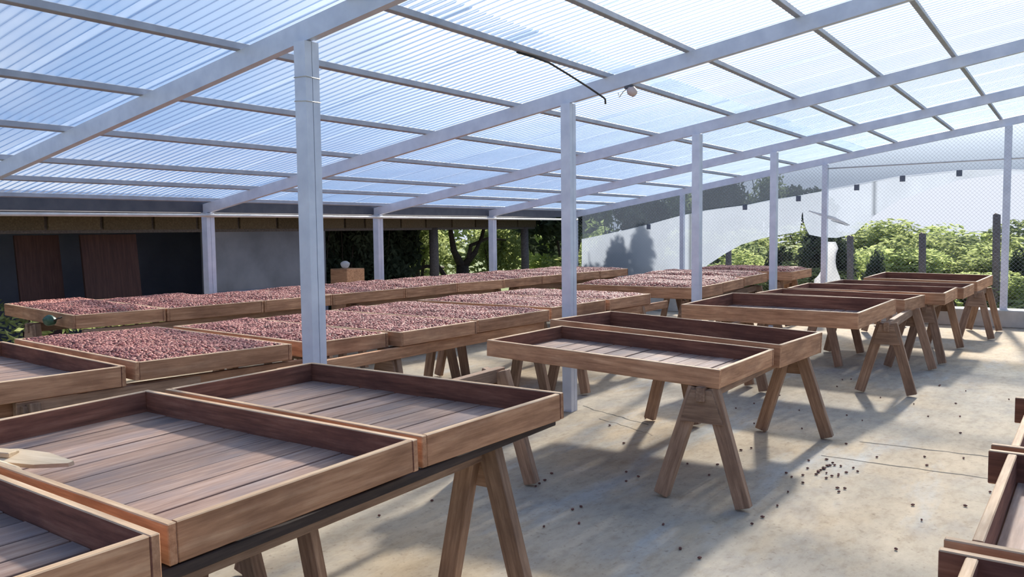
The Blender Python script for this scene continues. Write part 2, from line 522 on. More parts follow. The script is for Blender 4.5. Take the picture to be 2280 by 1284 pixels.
# rafters: C section, web towards the camera
def rafter(y, label):
    x0, x1 = -8.80, XRT
    p0 = Vector((x0, y, zr(x0))); p1 = Vector((x1, y, zr(x1)))
    ln = (p1 - p0).length
    wv = 0.055; t = 0.005; lip = 0.016
    poly = [(-wv / 2, 0), (wv / 2, 0), (wv / 2, lip), (wv / 2 - t, lip), (wv / 2 - t, t), (-wv / 2 + t, t), (-wv / 2 + t, RH - t),
            (wv / 2 - t, RH - t), (wv / 2 - t, RH - lip), (wv / 2, RH - lip), (wv / 2, RH), (-wv / 2, RH)]
    n = len(poly)
    v = [(0, a, b_) for a, b_ in poly] + [(ln, a, b_) for a, b_ in poly]
    f = [tuple(range(n)), tuple(range(2 * n - 1, n - 1, -1))] + [(i, i + n, (i + 1) % n + n, (i + 1) % n) for i in range(n)]
    me = mesh('rafter', v, f)
    bm = bmesh.new(); bm.from_mesh(me); bmesh.ops.recalc_face_normals(bm, faces=bm.faces); bm.to_mesh(me); bm.free()
    m = Matrix((sl_v, Vector((0, 1, 0)), sl_n)).transposed().to_4x4(); m.translation = p0
    o = link('rafter', me, 'steel'); o.matrix_world = m
    return tag(o, label, 'rafter', 'sloping steel rafters')
rn = ['steel rafter resting on the nearest tall post', 'steel rafter over the second tall post and the hanging socket', 'steel rafter over the third post of the middle row',
      'steel rafter over the fourth post of the middle row', 'steel rafter along the top of the netted gable']
for k in range(5):
    rafter(YB + k * SP, rn[k])
rafter(YB - SP, 'steel rafter overhead at the near end of the shed')

# purlins, laid over the rafters
PX = [-8.62, -7.91, -7.22, -6.28, -5.27, -4.25, -3.31, -2.59, -1.74, -1.06, -0.15, 0.75, 1.6]
ordn = ['along the eave edge', 'second from the eave', 'third from the eave', 'fourth from the eave', 'fifth from the eave', 'sixth from the eave, behind the top of the nearest post',
        'seventh from the eave, carrying the hanging cable', 'eighth from the eave', 'ninth from the eave', 'tenth from the eave, in the glare', 'eleventh from the eave, overhead on the right',
        'twelfth from the eave', 'thirteenth from the eave']
for x, nm in zip(PX, ordn):
    z = zr(x) + RH / sl_n.z + 0.0225
    o = beam('purlin', (x, -0.4, z), (x, YE + 0.25, z), 0.04, 0.045, 'steel_dark', None, sl_n, 0.003)
    tag(o, 'steel purlin under the roof, ' + nm, 'purlin', 'steel purlins under the roof')

# clear corrugated roof, one sheet beside the next
roof_top = RH / sl_n.z + 0.047
ceil = bpy.data.objects.new('ceiling', None); col.objects.link(ceil)
tag(ceil, 'clear corrugated plastic roof', None, None, 'structure')
PITCHW = 0.0762
def roof_sheet(y0, nw, x0, x1, lift):
    vs_, fs = [], []
    ns = nw * 8
    nx = 14
    sag = [random.uniform(-0.004, 0.006) for _ in range(nx + 1)]
    for i in range(nx + 1):
        x = x0 + (x1 - x0) * i / nx
        for j in range(ns + 1):
            y = y0 + PITCHW * nw * j / ns
            z = zr(x) + roof_top + 0.014 + 0.014 * math.cos(2 * PI * j / 8) + lift + sag[i] * (0.4 + 0.6 * math.sin(PI * j / ns))
            vs_.append((x, y, z))
    for i in range(nx):
        for j in range(ns):
            a = i * (ns + 1) + j
            fs.append((a, a + 1, a + ns + 2, a + ns + 1))
    o = link('roof_sheet', mesh('roof_sheet', vs_, fs, True), 'roof', ceil)
    return o
NW = 11
y = -0.45
k = 0
while y < YE + 0.2:
    lift = 0.004 * (k % 2)
    roof_sheet(y, NW, -8.86, -3.1, lift)
    roof_sheet(y, NW, -3.35, XRT, lift + 0.010)
    y += PITCHW * (NW - 1)
    k += 1

# eave beam and rail
o = beam('eave_beam', (XA - 0.08, -0.4, zr(XA) + 0.075), (XA - 0.08, YE, zr(XA) + 0.075), 0.05, 0.13, 'eave_steel')
tag(o, 'dark steel eave beam along the left edge of the roof', 'beam')
o = beam('eave_strip', (-8.80, -0.4, zr(-8.80) + RH + 0.035), (-8.80, YE, zr(-8.80) + RH + 0.035), 0.02, 0.028, 'steel')
tag(o, 'thin light strip closing the corrugations at the eave', 'strip')
o = link('eave_pipe', tube_mesh('eave_pipe', [(XA + 0.065, -0.4, 1.80), (XA + 0.065, 7, 1.815), (XA + 0.065, YE, 1.80)], 0.019, 10), 'pipe')
tag(o, 'pale pipe fixed under the eave in front of the eave posts', 'pipe')

# ------------------------------------------------------------------ trays
def tray_matrix(cx, cy, th, z, a, b, H):
    ex = Vector((math.cos(th), math.sin(th), a)).normalized()
    ey = Vector((-math.sin(th), math.cos(th), b)).normalized()
    ez = ex.cross(ey).normalized()
    ey = ez.cross(ex)
    m = Matrix((ex, ey, ez)).transposed().to_4x4()
    m.translation = Vector((cx, cy, z)) - ez * H
    return m

TB = 0.026       # board thickness
def tray(spec, label, group, slats=True, protrude=0.0):
    cx, cy, th, lx, ly, z, a, b, H = spec
    m = tray_matrix(cx, cy, th, z, a, b, H)
    t = empty('drying_tray', m, label, 'tray', group)
    hz = 0.016
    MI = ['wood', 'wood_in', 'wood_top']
    jit = lambda: random.uniform(-0.002, 0.002)
    # boards along x (front and back) run right through, the side boards sit between them
    for s in (-1, 1):
        yy = s * (ly / 2 - TB / 2)
        inner = '+y' if s < 0 else '-y'
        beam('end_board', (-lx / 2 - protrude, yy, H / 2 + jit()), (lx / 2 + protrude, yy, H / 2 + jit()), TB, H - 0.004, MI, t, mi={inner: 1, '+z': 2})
    for s in (-1, 1):
        xx = s * (lx / 2 - TB / 2 - 0.001)
        # local x of the board runs along the tray's y; its local y is the tray's -x
        inner = '+y' if s > 0 else '-y'
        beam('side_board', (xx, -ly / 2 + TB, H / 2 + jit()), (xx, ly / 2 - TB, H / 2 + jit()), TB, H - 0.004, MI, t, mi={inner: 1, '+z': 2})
    if slats:
        x = -lx / 2 + TB + 0.004
        end = lx / 2 - TB - 0.004
        while x < end - 0.02:
            wd = min(random.uniform(0.105, 0.165), end - x)
            if end - x - wd < 0.05: wd = end - x
            gap = random.choice((0.006, 0.010, 0.014))
            zz = random.uniform(-0.002, 0.002)
            beam('slat', (x + (wd - gap) / 2, -ly / 2 + TB + 0.002, hz / 2 + zz + 0.003), (x + (wd - gap) / 2, ly / 2 - TB - 0.002, hz / 2 + zz + 0.003), wd - gap, hz, 'slat', t, bev=0.002)
            x += wd
        # two battens under the slats
        for q in (-0.28, 0.28):
            beam('batten', (-lx / 2 + TB, q * ly, -0.0), (lx / 2 - TB, q * ly, -0.0), 0.04, 0.006, 'wood_in', t, bev=0)
    else:
        for q in range(6):
            w6 = (lx - 2 * TB) / 6
            xx = -lx / 2 + TB + w6 * (q + 0.5)
            beam('slat', (xx, -ly / 2 + TB + 0.002, 0.011), (xx, ly / 2 - TB - 0.002, 0.011), w6 - 0.006, hz, 'slat', t, bev=0)
    return t, m

# geometry nodes: beans thrown over a bumpy bed
def bean_group():
    ng = bpy.data.node_groups.new('bean_scatter', 'GeometryNodeTree')
    ng.interface.new_socket('Geometry', in_out='INPUT', socket_type='NodeSocketGeometry')
    s1 = ng.interface.new_socket('Density', in_out='INPUT', socket_type='NodeSocketFloat'); s1.default_value = 2600
    s2 = ng.interface.new_socket('Seed', in_out='INPUT', socket_type='NodeSocketInt')
    ng.interface.new_socket('Geometry', in_out='OUTPUT', socket_type='NodeSocketGeometry')
    n = ng.nodes.new; l = ng.links.new
    gi, go = n('NodeGroupInput'), n('NodeGroupOutput')
    dp = n('GeometryNodeDistributePointsOnFaces')
    l(gi.outputs[0], dp.inputs['Mesh']); l(gi.outputs[1], dp.inputs['Density']); l(gi.outputs[2], dp.inputs['Seed'])
    ico = n('GeometryNodeMeshIcoSphere'); ico.inputs['Radius'].default_value = 1.0; ico.inputs['Subdivisions'].default_value = 2
    tr = n('GeometryNodeTransform'); tr.inputs['Scale'].default_value = (0.0155, 0.0088, 0.0062)
    l(ico.outputs[0], tr.inputs[0])
    sm = n('GeometryNodeSetShadeSmooth'); l(tr.outputs[0], sm.inputs[0])
    mt = n('GeometryNodeSetMaterial'); mt.inputs['Material'].default_value = M['bean']; l(sm.outputs[0], mt.inputs[0])
    iop = n('GeometryNodeInstanceOnPoints'); l(dp.outputs[0], iop.inputs['Points']); l(mt.outputs[0], iop.inputs['Instance'])
    rv = n('FunctionNodeRandomValue'); rv.data_type = 'FLOAT_VECTOR'
    rv.inputs[0].default_value = (-0.5, -0.5, 0); rv.inputs[1].default_value = (0.5, 0.5, 6.283)
    l(gi.outputs[2], rv.inputs['Seed'])
    rs = n('FunctionNodeRandomValue'); rs.data_type = 'FLOAT'
    rs.inputs[2].default_value = 0.8; rs.inputs[3].default_value = 1.25
    l(rv.outputs[0], iop.inputs['Rotation']); l(rs.outputs[1], iop.inputs['Scale'])
    jn = n('GeometryNodeJoinGeometry'); l(gi.outputs[0], jn.inputs[0]); l(iop.outputs[0], jn.inputs[0])
    l(jn.outputs[0], go.inputs[0])
    return ng, s1.identifier, s2.identifier
BG, ID_D, ID_S = bean_group()

def beans(spec, m, label, seed, heap=0.012, density=2600, below=0.016):
    cx, cy, th, lx, ly, z, a, b, H = spec
    nx, ny = 36, 20
    X0, X1, Y0, Y1 = -lx / 2 + TB + 0.004, lx / 2 - TB - 0.004, -ly / 2 + TB + 0.004, ly / 2 - TB - 0.004
    vs_, fs = [], []
    for j in range(ny + 1):
        for i in range(nx + 1):
            x = X0 + (X1 - X0) * i / nx; yv = Y0 + (Y1 - Y0) * j / ny
            e = min(1, min(x - X0, X1 - x, yv - Y0, Y1 - yv) / 0.12)
            h = H - below + heap * e + 0.02 * e * noise.noise((x * 2.6 + seed * 3.1, yv * 3.0, seed)) + 0.008 * noise.noise((x * 9, yv * 9, seed + 5))
            vs_.append((x, yv, h))
    for j in range(ny):
        for i in range(nx):
            q = j * (nx + 1) + i
            fs.append((q, q + 1, q + nx + 2, q + nx + 1))
    o = link('cocoa_beans', mesh('cocoa_beans', vs_, fs, True), 'bean_bed')
    o.matrix_world = m
    md = o.modifiers.new('beans', 'NODES'); md.node_group = BG
    md[ID_D] = float(density); md[ID_S] = seed
    return tag(o, label, 'beans', 'cocoa beans drying in trays', 'stuff')

EMP = 'empty slatted wooden drying trays'
FUL = 'wooden drying trays full of cocoa beans'
empties = [
    ((-2.797, 0.725, -0.04, 1.82, 1.00, 0.857, 0.0, 0.01, 0.12), 'empty slatted wooden tray in the bottom left corner, cut off by the picture edge'),
    ((-2.840, 1.800, -0.04, 1.765, 0.974, 0.843, 0.005, 0.026, 0.12), 'large empty slatted wooden tray at front left with the wooden paddle lying in it'),
    ((-2.851, 2.855, -0.073, 1.797, 0.920, 0.842, 0.011, 0.019, 0.124), 'empty slatted wooden tray in front of the nearest tall post, last of the front table'),
    ((-2.482, 5.048, -0.027, 1.664, 0.944, 0.829, -0.037, 0.006, 0.115), 'empty slatted tray at the front of the middle table, sunlight on its slats'),
    ((-2.513, 6.067, -0.039, 1.838, 0.950, 0.850, -0.040, -0.014, 0.16), 'deeper empty tray on the middle table right behind its front tray'),
    ((-2.376, 8.385, -0.102, 1.724, 1.156, 0.862, 0.003, 0.038, 0.15), 'large dark empty tray at the front of the third table, right of the third post'),
    ((-2.307, 10.20, -0.114, 1.689, 0.792, 0.819, -0.006, 0.002, 0.14), 'empty tray tucked in just behind the large dark tray of the third table'),
    ((-2.113, 11.06, -0.043, 1.80, 0.853, 0.842, -0.002, 0.02, 0.14), 'empty tray third from the front of the third table, with a sunlit rim'),
    ((-1.955, 12.02, -0.03, 1.664, 0.95, 0.842, -0.010, -0.004, 0.14), 'empty tray at the back of the third table, mostly hidden'),
    ((-1.853, 13.88, -0.10, 1.531, 1.10, 0.839, -0.009, 0.035, 0.15), 'farthest empty tray, on its own trestle by the netting and kerb'),
    ((-5.40, 2.240, -0.10, 1.82, 1.02, 0.86, 0.0, 0.0, 0.12), 'empty slatted tray at the left edge next to the nearest beans'),
]
TS = 0.955        # the front table stands a little higher
for i in range(3):
    cx, cy, th, lx, ly, z, a, b, H = empties[i][0]
    empties[i] = ((cx * TS, cy * TS, th, lx * TS, ly * TS, 1.6 - (1.6 - z) * TS, a, b, H * TS), empties[i][1])
for sp, lb in empties:
    tray(sp, lb, EMP)

def from_edge(p, q, lx, z, H, th=None):
    """tray from the two ends of its right edge"""
    p, q = Vector(p), Vector(q)
    d = q - p
    if th is None:
        th = math.atan2(-d.x, d.y)
    ly = d.length - 0.012
    mid = (p + q) / 2
    c = mid - Vector((math.cos(th), math.sin(th))) * lx / 2
    return (c.x, c.y, th, lx, ly, z, 0.0, 0.0, H)
def sca(pts, s): return [(x * s, y_ * s) for x, y_ in pts]
full = []
full.append(((-5.285, 3.330, -0.115, 1.853, 1.05, 0.866, 0.004, -0.010, 0.11), 'nearest of all, beside the empty tray at left', 0))
full.append((from_edge((-4.32, 3.87), (-4.17, 4.58), 1.80, 0.856, 0.11, -0.10), 'second in the middle row, behind the nearest post', 0))
full.append((from_edge((-4.11, 4.60), (-4.07, 5.50), 1.80, 0.860, 0.11, -0.05), 'third in the middle row, right of the nearest post', 0))
full.append((from_edge((-4.075, 5.53), (-4.08, 6.62), 1.80, 0.860, 0.11, -0.04), 'fourth in the middle row, before a step', 0))
full.append((from_edge((-4.16, 6.80), (-4.10, 7.83), 1.75, 0.858, 0.12, -0.05), 'fifth in the middle row, left of the second post', 0))
full.append((from_edge((-4.09, 7.86), (-4.02, 8.79), 1.75, 0.860, 0.12, -0.05), 'sixth in the middle row, behind the second post', 0))
full.append(((-4.77, 10.33, 0.0, 1.72, 0.99, 0.865, 0.0, 0.008, 0.15), 'heaped high left of the third post', 1))
full.append(((-4.87, 11.42, 0.03, 1.75, 1.02, 0.862, 0.0, 0.008, 0.14), 'just behind the third post', 1))
full.append(((-4.88, 12.52, -0.02, 1.75, 1.02, 0.885, 0.0, 0.012, 0.14), 'left of the fourth post', 1))
full.append(((-4.55, 13.93, -0.04, 1.70, 1.02, 0.905, -0.004, 0.010, 0.14), 'farthest back, before the green bushes', 1))
A_e = [(-7.67, 4.08), (-7.52, 4.95), (-7.36, 6.03), (-7.34, 7.03), (-7.27, 8.25), (-7.26, 9.35), (-7.14, 10.33), (-7.11, 11.39), (-7.08, 12.29), (-7.0, 13.14), (-6.98, 14.21)]
A_e = sca(A_e, 0.946)
an = ['first along the eave, green fruit at its corner', 'second along the eave', 'third along the eave, left of the nearest post',
      'fourth along the eave, right of the nearest post', 'fifth along the eave', 'sixth along the eave',
      'seventh along the eave', 'eighth along the eave, left of the second post', 'ninth along the eave, right of the second post', 'last along the eave, by the white sheet']
for i in range(10):
    full.append((from_edge(A_e[i], A_e[i + 1], (1.98, 1.72, 1.34)[i] if i < 3 else 1.48, 0.90, 0.125), an[i], 2))
for i, (sp, lb, kind) in enumerate(full):
    t, m = tray(sp, 'wooden tray full of beans, ' + lb, FUL, slats=False)
    beans(sp, m, 'reddish brown cocoa beans in the tray ' + lb, i + 1,
          heap=(0.020, 0.045, 0.024)[kind], density=(3000, 2400, 2200)[kind], below=(0.010, 0.014, 0.008)[kind])

# right-hand row, only its left ends in view
rr = [((0.70, 1.62, -0.02, 1.80, 0.98, 0.855, 0.0, 0.0, 0.115), 'tray in the bottom right corner, nearest of the right-hand row'),
      ((0.72, 2.66, -0.02, 1.80, 0.98, 0.855, 0.0, 0.0, 0.115), 'tray at the right edge with its end boards sticking out'),
      ((0.74, 3.70, -0.02, 1.80, 0.98, 0.855, 0.0, 0.0, 0.115), 'third tray of the right-hand row, a sliver at the right edge')]
for sp, lb in rr:
    tray(sp, 'empty wooden ' + lb, EMP, protrude=0.055)

# ------------------------------------------------------------------ trestles
def trestle(p, q, ztop, label, splay=0.24, mat='trestle'):
    """saw horse under the trays: ridge beam from p to q, splayed pairs of legs with a gusset near each end"""
    p, q = Vector((*p, 0)), Vector((*q, 0))
    d = (q - p).normalized(); side = Vector((d.y, -d.x, 0))
    bh = 0.085
    base = Matrix((Vector((side.x, side.y, 0)), Vector((d.x, d.y, 0)), Vector((0, 0, 1)))).transposed().to_4x4()
    base.translation = (p + q) / 2
    ln = (q - p).length
    t = empty('trestle', base, label, 'trestle', 'wooden trestles carrying the trays')
    beam('ridge_beam', (0, -ln / 2, ztop - bh / 2), (0, ln / 2, ztop - bh / 2), 0.05, bh, mat, t)
    for e in (-1, 1):
        y0 = e * (ln / 2 - 0.07)
        for s in (-1, 1):
            top = Vector((s * 0.045, y0, ztop - 0.012)); foot = Vector((s * splay, y0 + e * 0.03, 0.018))
            beam('leg', top, foot, 0.055, 0.088, mat, t, upv=(1, 0, 0))
        hw0, hw1 = 0.06, 0.06 + (splay - 0.045) * 0.30
        me = prism('gusset', [(-hw0, ztop - 0.02), (hw0, ztop - 0.02), (hw1 + 0.008, ztop - 0.21), (-hw1 - 0.008, ztop - 0.21)], 0.022)
        link('gusset', me, mat, t, Matrix.Translation((0, y0 + e * 0.040, 0)))
    return t
def z_under(spec):
    return spec[5] - spec[8]
E = [e[0] for e in empties]
Fu = [e[0] for e in full]
# front table
trestle((-2.02, 0.55), (-2.06, 2.86), 0.722, 'right-hand trestle of the front table with its end legs in view', 0.21)
trestle((-2.95, 2.42), (-3.03, 4.35), 0.730, 'middle trestle of the front table, sticking out behind its last tray', 0.24)
trestle((-2.95, 0.40), (-2.92, 2.20), 0.728, 'middle trestle under the two nearest empty trays')
# long rails under the front trays
o = beam('support_rail', (-1.905, 0.2, 0.727), (-1.935, 3.16, 0.744), 0.05, 0.034, 'rail_wood')
tag(o, 'dark timber rail running under the right edge of the front table', 'rail')
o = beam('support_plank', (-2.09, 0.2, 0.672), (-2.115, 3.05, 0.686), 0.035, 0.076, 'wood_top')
tag(o, 'lighter plank under the dark rail of the front table', 'plank')
# middle table
trestle((-1.77, 4.52), (-1.77, 6.50), 0.690, 'right-hand trestle of the middle table, front legs splayed on the open floor', 0.25)
trestle((-2.72, 6.30), (-2.68, 8.05), 0.700, 'inner trestle under the middle table seen between the front legs', 0.2)
# third table
trestle((-1.475, 8.46), (-1.52, 10.22), 0.690, 'front right trestle of the third table', 0.23)
trestle((-2.40, 9.80), (-2.42, 11.10), 0.695, 'inner trestle of the third table', 0.2)
trestle((-1.45, 10.62), (-1.42, 12.20), 0.690, 'rear right trestle of the third table', 0.2)
trestle((-2.9, 8.2), (-2.9, 9.6), 0.690, 'left trestle of the third table', 0.2)
trestle((-1.16, 13.25), (-1.14, 14.45), 0.670, 'trestle under the farthest empty tray by the kerb', 0.2)
trestle((-2.45, 13.4), (-2.45, 14.45), 0.670, 'left trestle under the farthest empty tray', 0.2)
# bean rows
for (p, q, zt, lb) in [((-4.55, 2.1), (-4.35, 4.1), 0.735, 'trestle under the right edge of the nearest bean trays'),
                       ((-5.9, 2.0), (-5.8, 4.4), 0.735, 'inner trestle under the nearest bean trays'),
                       ((-4.25, 4.55), (-4.22, 6.55), 0.735, 'trestle under the right edge of the third and fourth bean trays'),
                       ((-5.55, 4.8), (-5.55, 6.9), 0.735, 'inner trestle under the third and fourth bean trays'),
                       ((-4.10, 6.97), (-4.14, 8.7), 0.730, 'trestle under the right edge of the fifth and sixth bean trays'),
                       ((-5.6, 7.05), (-5.5, 8.7), 0.730, 'inner trestle under the fifth and sixth bean trays'),
                       ((-4.05, 9.9), (-4.12, 12.9), 0.705, 'right trestle under the heaped bean trays'),
                       ((-5.45, 9.95), (-5.5, 12.9), 0.705, 'left trestle under the heaped bean trays'),
                       ((-4.0, 13.45), (-4.0, 14.4), 0.745, 'right trestle under the farthest bean tray'),
                       ((-5.15, 13.45), (-5.15, 14.4), 0.745, 'left trestle under the farthest bean tray'),
                       ((-7.25, 3.95), (-7.08, 6.6), 0.765, 'first trestle under the bean row along the eave'),
                       ((-8.25, 3.95), (-8.15, 6.6), 0.765, 'first outer trestle under the bean row along the eave'),
                       ((-7.05, 7.0), (-6.95, 9.9), 0.765, 'second trestle under the bean row along the eave'),
                       ((-8.1, 7.0), (-8.0, 9.9), 0.765, 'second outer trestle under the bean row along the eave'),
                       ((-6.9, 10.2), (-6.8, 13.3), 0.765, 'third trestle under the bean row along the eave'),
                       ((-7.95, 10.2), (-7.85, 13.3), 0.765, 'third outer trestle under the bean row along the eave'),
                       ((0.15, 1.25), (0.15, 4.1), 0.738, 'left trestle of the right-hand row'),
                       ((1.25, 1.25), (1.25, 4.1), 0.738, 'right trestle of the right-hand row')]:
    trestle(p, q, zt, lb, 0.2)
# planks sticking out under the bean rows
o = beam('support_plank', (-4.16, 3.5, 0.703), (-4.125, 6.6, 0.703), 0.035, 0.085, 'wood')
tag(o, 'reddish plank under the right edge of the third and fourth bean trays', 'plank')
o = beam('support_plank', (-4.62, 2.0, 0.70), (-4.30, 4.0, 0.70), 0.035, 0.085, 'wood')
tag(o, 'brown plank under the right edge of the nearest bean trays', 'plank')
o = beam('support_plank', (-4.16, 6.9, 0.685), (-4.04, 9.25, 0.70), 0.035, 0.085, 'wood')
tag(o, 'pale grey plank sticking out beyond the sixth bean tray', 'plank')

# ------------------------------------------------------------------ small things
# paddle: flat blade on a long handle
t = empty('wooden_paddle', Matrix.Translation((-2.93, 1.385, 0.845)) @ Matrix.Rotation(math.radians(14), 4, 'Z'), 'pale wooden paddle with a pointed blade lying across the front left tray', 'paddle')
bl = [(-0.16, -0.02), (-0.04, -0.05), (0.08, -0.045), (0.195, -0.010), (0.200, 0.008), (0.05, 0.045), (-0.10, 0.05), (-0.16, 0.03)]
link('blade', prism('blade', bl, 0.014), 'pale_wood', t, Matrix.Rotation(math.radians(-90 + 10), 4, 'X'))
beam('handle', (-0.9, -0.12, 0.035), (-0.06, 0.0, 0.012), 0.05, 0.018, 'pale_wood', t)
o = link('wooden_stick', tube_mesh('wooden_stick', [(-3.6, 1.32, 0.842), (-3.15, 1.305, 0.838), (-2.83, 1.30, 0.835)], [0.019, 0.02, 0.02], 10), 'pale_wood')
tag(o, 'round wooden stick lying below the paddle inside the tray', 'stick')

# cable hooked over a purlin and socket
pz = lambda x: zr(x) + RH / sl_n.z
o = link('hanging_cable', tube_mesh('hanging_cable', [(-3.32, 5.0, pz(-3.32) - 0.004), (-3.31, 5.20, pz(-3.31) - 0.008), (-3.30, 5.40, 2.838), (-3.285, 5.66, 2.788), (-3.27, 5.95, 2.728), (-3.262, 6.19, 2.676), (-3.26, 6.215, 2.665), (-3.26, 6.22, 2.625)], 0.008, 7), 'black')
tag(o, 'black cable drooping from a purlin near the second tall post', 'cable')
t = empty('light_socket', Matrix.Translation((-3.10, YB + SP, zr(-3.10))), 'bare lamp socket with a pinkish holder under the second rafter', 'lamp')
link('bracket', box_mesh('bracket', 0.07, 0.05, 0.03, 0.004), 'eave_steel', t, Matrix.Translation((0, 0, -0.012)))
link('lamp_holder', tube_mesh('lamp_holder', [(0.0, 0, -0.028), (0.02, 0, -0.045), (0.05, 0, -0.075), (0.055, 0, -0.082)], [0.03, 0.042, 0.03, 0.012], 12), 'socket', t)
link('lead', tube_mesh('lead', [(-0.02, 0, -0.02), (-0.06, 0, -0.05), (-0.09, 0, -0.085), (-0.10, 0, -0.05)], 0.005, 6), 'pipe', t)

# green fruit at the corner of the left-hand bean row
bm = bmesh.new(); bmesh.ops.create_uvsphere(bm, u_segments=16, v_segments=10, radius=1)
for v in bm.verts:
    k = 1 + 0.06 * math.cos(5 * math.atan2(v.co.y, v.co.z))
    v.co = Vector((v.co.x * 0.075, v.co.y * 0.05 * k, v.co.z * 0.048 * k)) * (1 - 0.15 * v.co.x)
me = bpy.data.meshes.new('green_fruit'); bm.to_mesh(me); bm.free()
t = empty('green_fruit', Matrix.Translation((-7.53, 3.815, 0.845)), 'dark green fruit hanging at the corner of the left bean row', 'fruit')
link('fruit_body', me, 'green_fruit', t)
link('stem', tube_mesh('stem', [(0.06, 0.0, 0.0), (0.085, 0.02, 0.02), (0.09, 0.055, 0.03)], 0.008, 6), 'bark', t)

# loose beans on the floor
bm = bmesh.new()
rnd = random.Random(3)
def loose(x, y_):
    r = rnd.uniform(0.009, 0.015)
    mm = Matrix.Translation((x, y_, 0.0075)) @ Matrix.Rotation(rnd.uniform(0, 6.28), 4, 'Z') @ Matrix.Diagonal((r, r * 0.65, 0.007, 1))
    bmesh.ops.create_icosphere(bm, subdivisions=1, radius=1, matrix=mm)
for _ in range(30): loose(rnd.gauss(-1.34, 0.10), rnd.gauss(5.6, 0.17))
for _ in range(90): loose(rnd.uniform(-3.4, 0.0), rnd.uniform(2.5, 9.5))
me = bpy.data.meshes.new('scattered_beans'); bm.to_mesh(me); bm.free()
o = link('scattered_beans', me, 'bean_bed')
tag(o, 'loose cocoa beans scattered on the concrete floor of the aisle', 'beans', None, 'stuff')

# ------------------------------------------------------------------ gable: wire net, white sheet, grey film
# chain-link net
NX0, NX1 = XA + 0.06, XRT
P_N = 0.062
wr = 0.0010
vs_, fs = [], []
def wire_seg(x0, z0, x1, z1, yy):
    d = Vector((x1 - x0, 0, z1 - z0)).normalized(); n = Vector((-d.z, 0, d.x)) * wr
    b0 = len(vs_)
    for (x, z) in ((x0, z0), (x1, z1)):
        vs_.extend([(x + n.x, yy, z + n.z), (x - n.x, yy, z - n.z), (x, yy + wr * 1.6, z)])
    for a, c in ((0, 1), (1, 2), (2, 0)):
        fs.append((b0 + a, b0 + c, b0 + 3 + c, b0 + 3 + a))
def ztop(x): return zr(x) - 0.01
zlo = 0.29
x = NX0 - 3.2
while x < NX1:
    # rising wires
    x0, z0 = x, zlo
    if x0 < NX0: z0 += NX0 - x0; x0 = NX0
    x1 = min(NX1, (ZB - SL * XB - 0.01 - zlo + x) / (1 - SL))
    z1 = zlo + (x1 - x)
    if x1 > x0 + 0.02: wire_seg(x0, z0, x1, z1, YE - 0.062)
    x += P_N
x = NX0
while x < NX1 + 4.0:
    # falling wires: z = zlo + (x - xx)
    x1, z1 = min(x, NX1), zlo + max(0, x - NX1)
    xa = (zlo + x - (ZB - SL * XB - 0.01)) / (1 + SL)
    x0 = max(NX0, xa); z0 = zlo + (x - x0)
    if x1 > x0 + 0.02 and z0 > z1: wire_seg(x0, z0, x1, z1, YE - 0.060)
    x += P_N
t = empty('chain_link_net', Matrix.Translation((XB, YE - 0.06, zlo)), 'diamond wire net stretched across the gable end', 'net')
me = mesh('wire_mesh', [(a - XB, b_ - (YE - 0.06), c - zlo) for a, b_, c in vs_], fs)
o = link('wire_mesh', me, 'wire', t); o['kind'] = 'stuff'

def interp(pts, x):
    if x <= pts[0][0]: return pts[0][1]
    for (a, b_), (c, d) in zip(pts, pts[1:]):
        if x <= c: return b_ + (d - b_) * (x - a) / (c - a)
    return pts[-1][1]
SHT = [(-8.6, 1.40), (-7.66, 1.57), (-7.03, 1.70), (-6.39, 1.85), (-5.9, 1.94), (-5.11, 2.02), (-4.62, 2.11), (-4.18, 2.16), (-3.23, 2.31), (-2.51, 2.42), (-1.68, 2.47), (-1.0, 2.46), (-0.5, 2.42)]
HEM = [(-8.6, 0.28), (-6.7, 0.29), (-6.2, 0.60), (-5.86, 0.88), (-5.51, 1.11), (-5.2, 1.28), (-4.84, 1.39), (-4.59, 1.44), (-4.22, 1.50), (-4.13, 1.53), (-4.12, 1.62), (-4.10, 1.83), (-4.085, 1.87), (-4.07, 1.70), (-4.02, 1.56), (-3.96, 1.46), (-3.73, 1.41), (-3.5, 1.40), (-3.21, 1.47), (-2.9, 1.78), (-2.5, 2.03), (-2.17, 2.15), (-1.62, 2.33), (-1.0, 2.39), (-0.5, 2.38)]
def curtain(name, top, bot, xs, y0, wav, nz=10):
    vs_, fs = [], []
    for i, x in enumerate(xs):
        zt, zb = interp(top, x), interp(bot, x)
        for j in range(nz + 1):
            f_ = j / nz
            z = zt + (zb - zt) * f_
            vs_.append((x, y0 + wav * (noise.noise((x * 1.7, 0.5 * z, 3.3)) + 0.5 * noise.noise((x * 4.3, z * 1.2, 8.1))) * (0.3 + f_), z))
    for i in range(len(xs) - 1):
        for j in range(nz):
            a = i * (nz + 1) + j
            fs.append((a, a + 1, a + nz + 2, a + nz + 1))
    return mesh(name, vs_, fs, True)
xs = sorted(set([-8.6 + i * 0.06 for i in range(136)] + [p[0] for p in HEM]))
t = empty('plastic_sheet', Matrix.Translation((XB, YE + 0.10, 0.27)), 'torn white plastic sheet hung behind the wire net in the gable', 'sheet')
me = curtain('sheet_cloth', SHT, HEM, xs, 0, 0.035)
for v in me.vertices: v.co.x -= XB; v.co.z -= 0.27
o = link('sheet_cloth', me, 'sheet', t)
for x, z in ((-7.07, 1.67), (-6.05, 1.90), (-5.13, 2.01), (-4.16, 2.14), (-3.18, 2.30), (-2.46, 2.42), (-1.62, 2.47)):
    link('hanger_tab', box_mesh('hanger_tab', 0.085, 0.014, 0.10, 0.003), 'tab', t, Matrix.Translation((x - XB, -0.02, z - 0.27 - 0.035)))
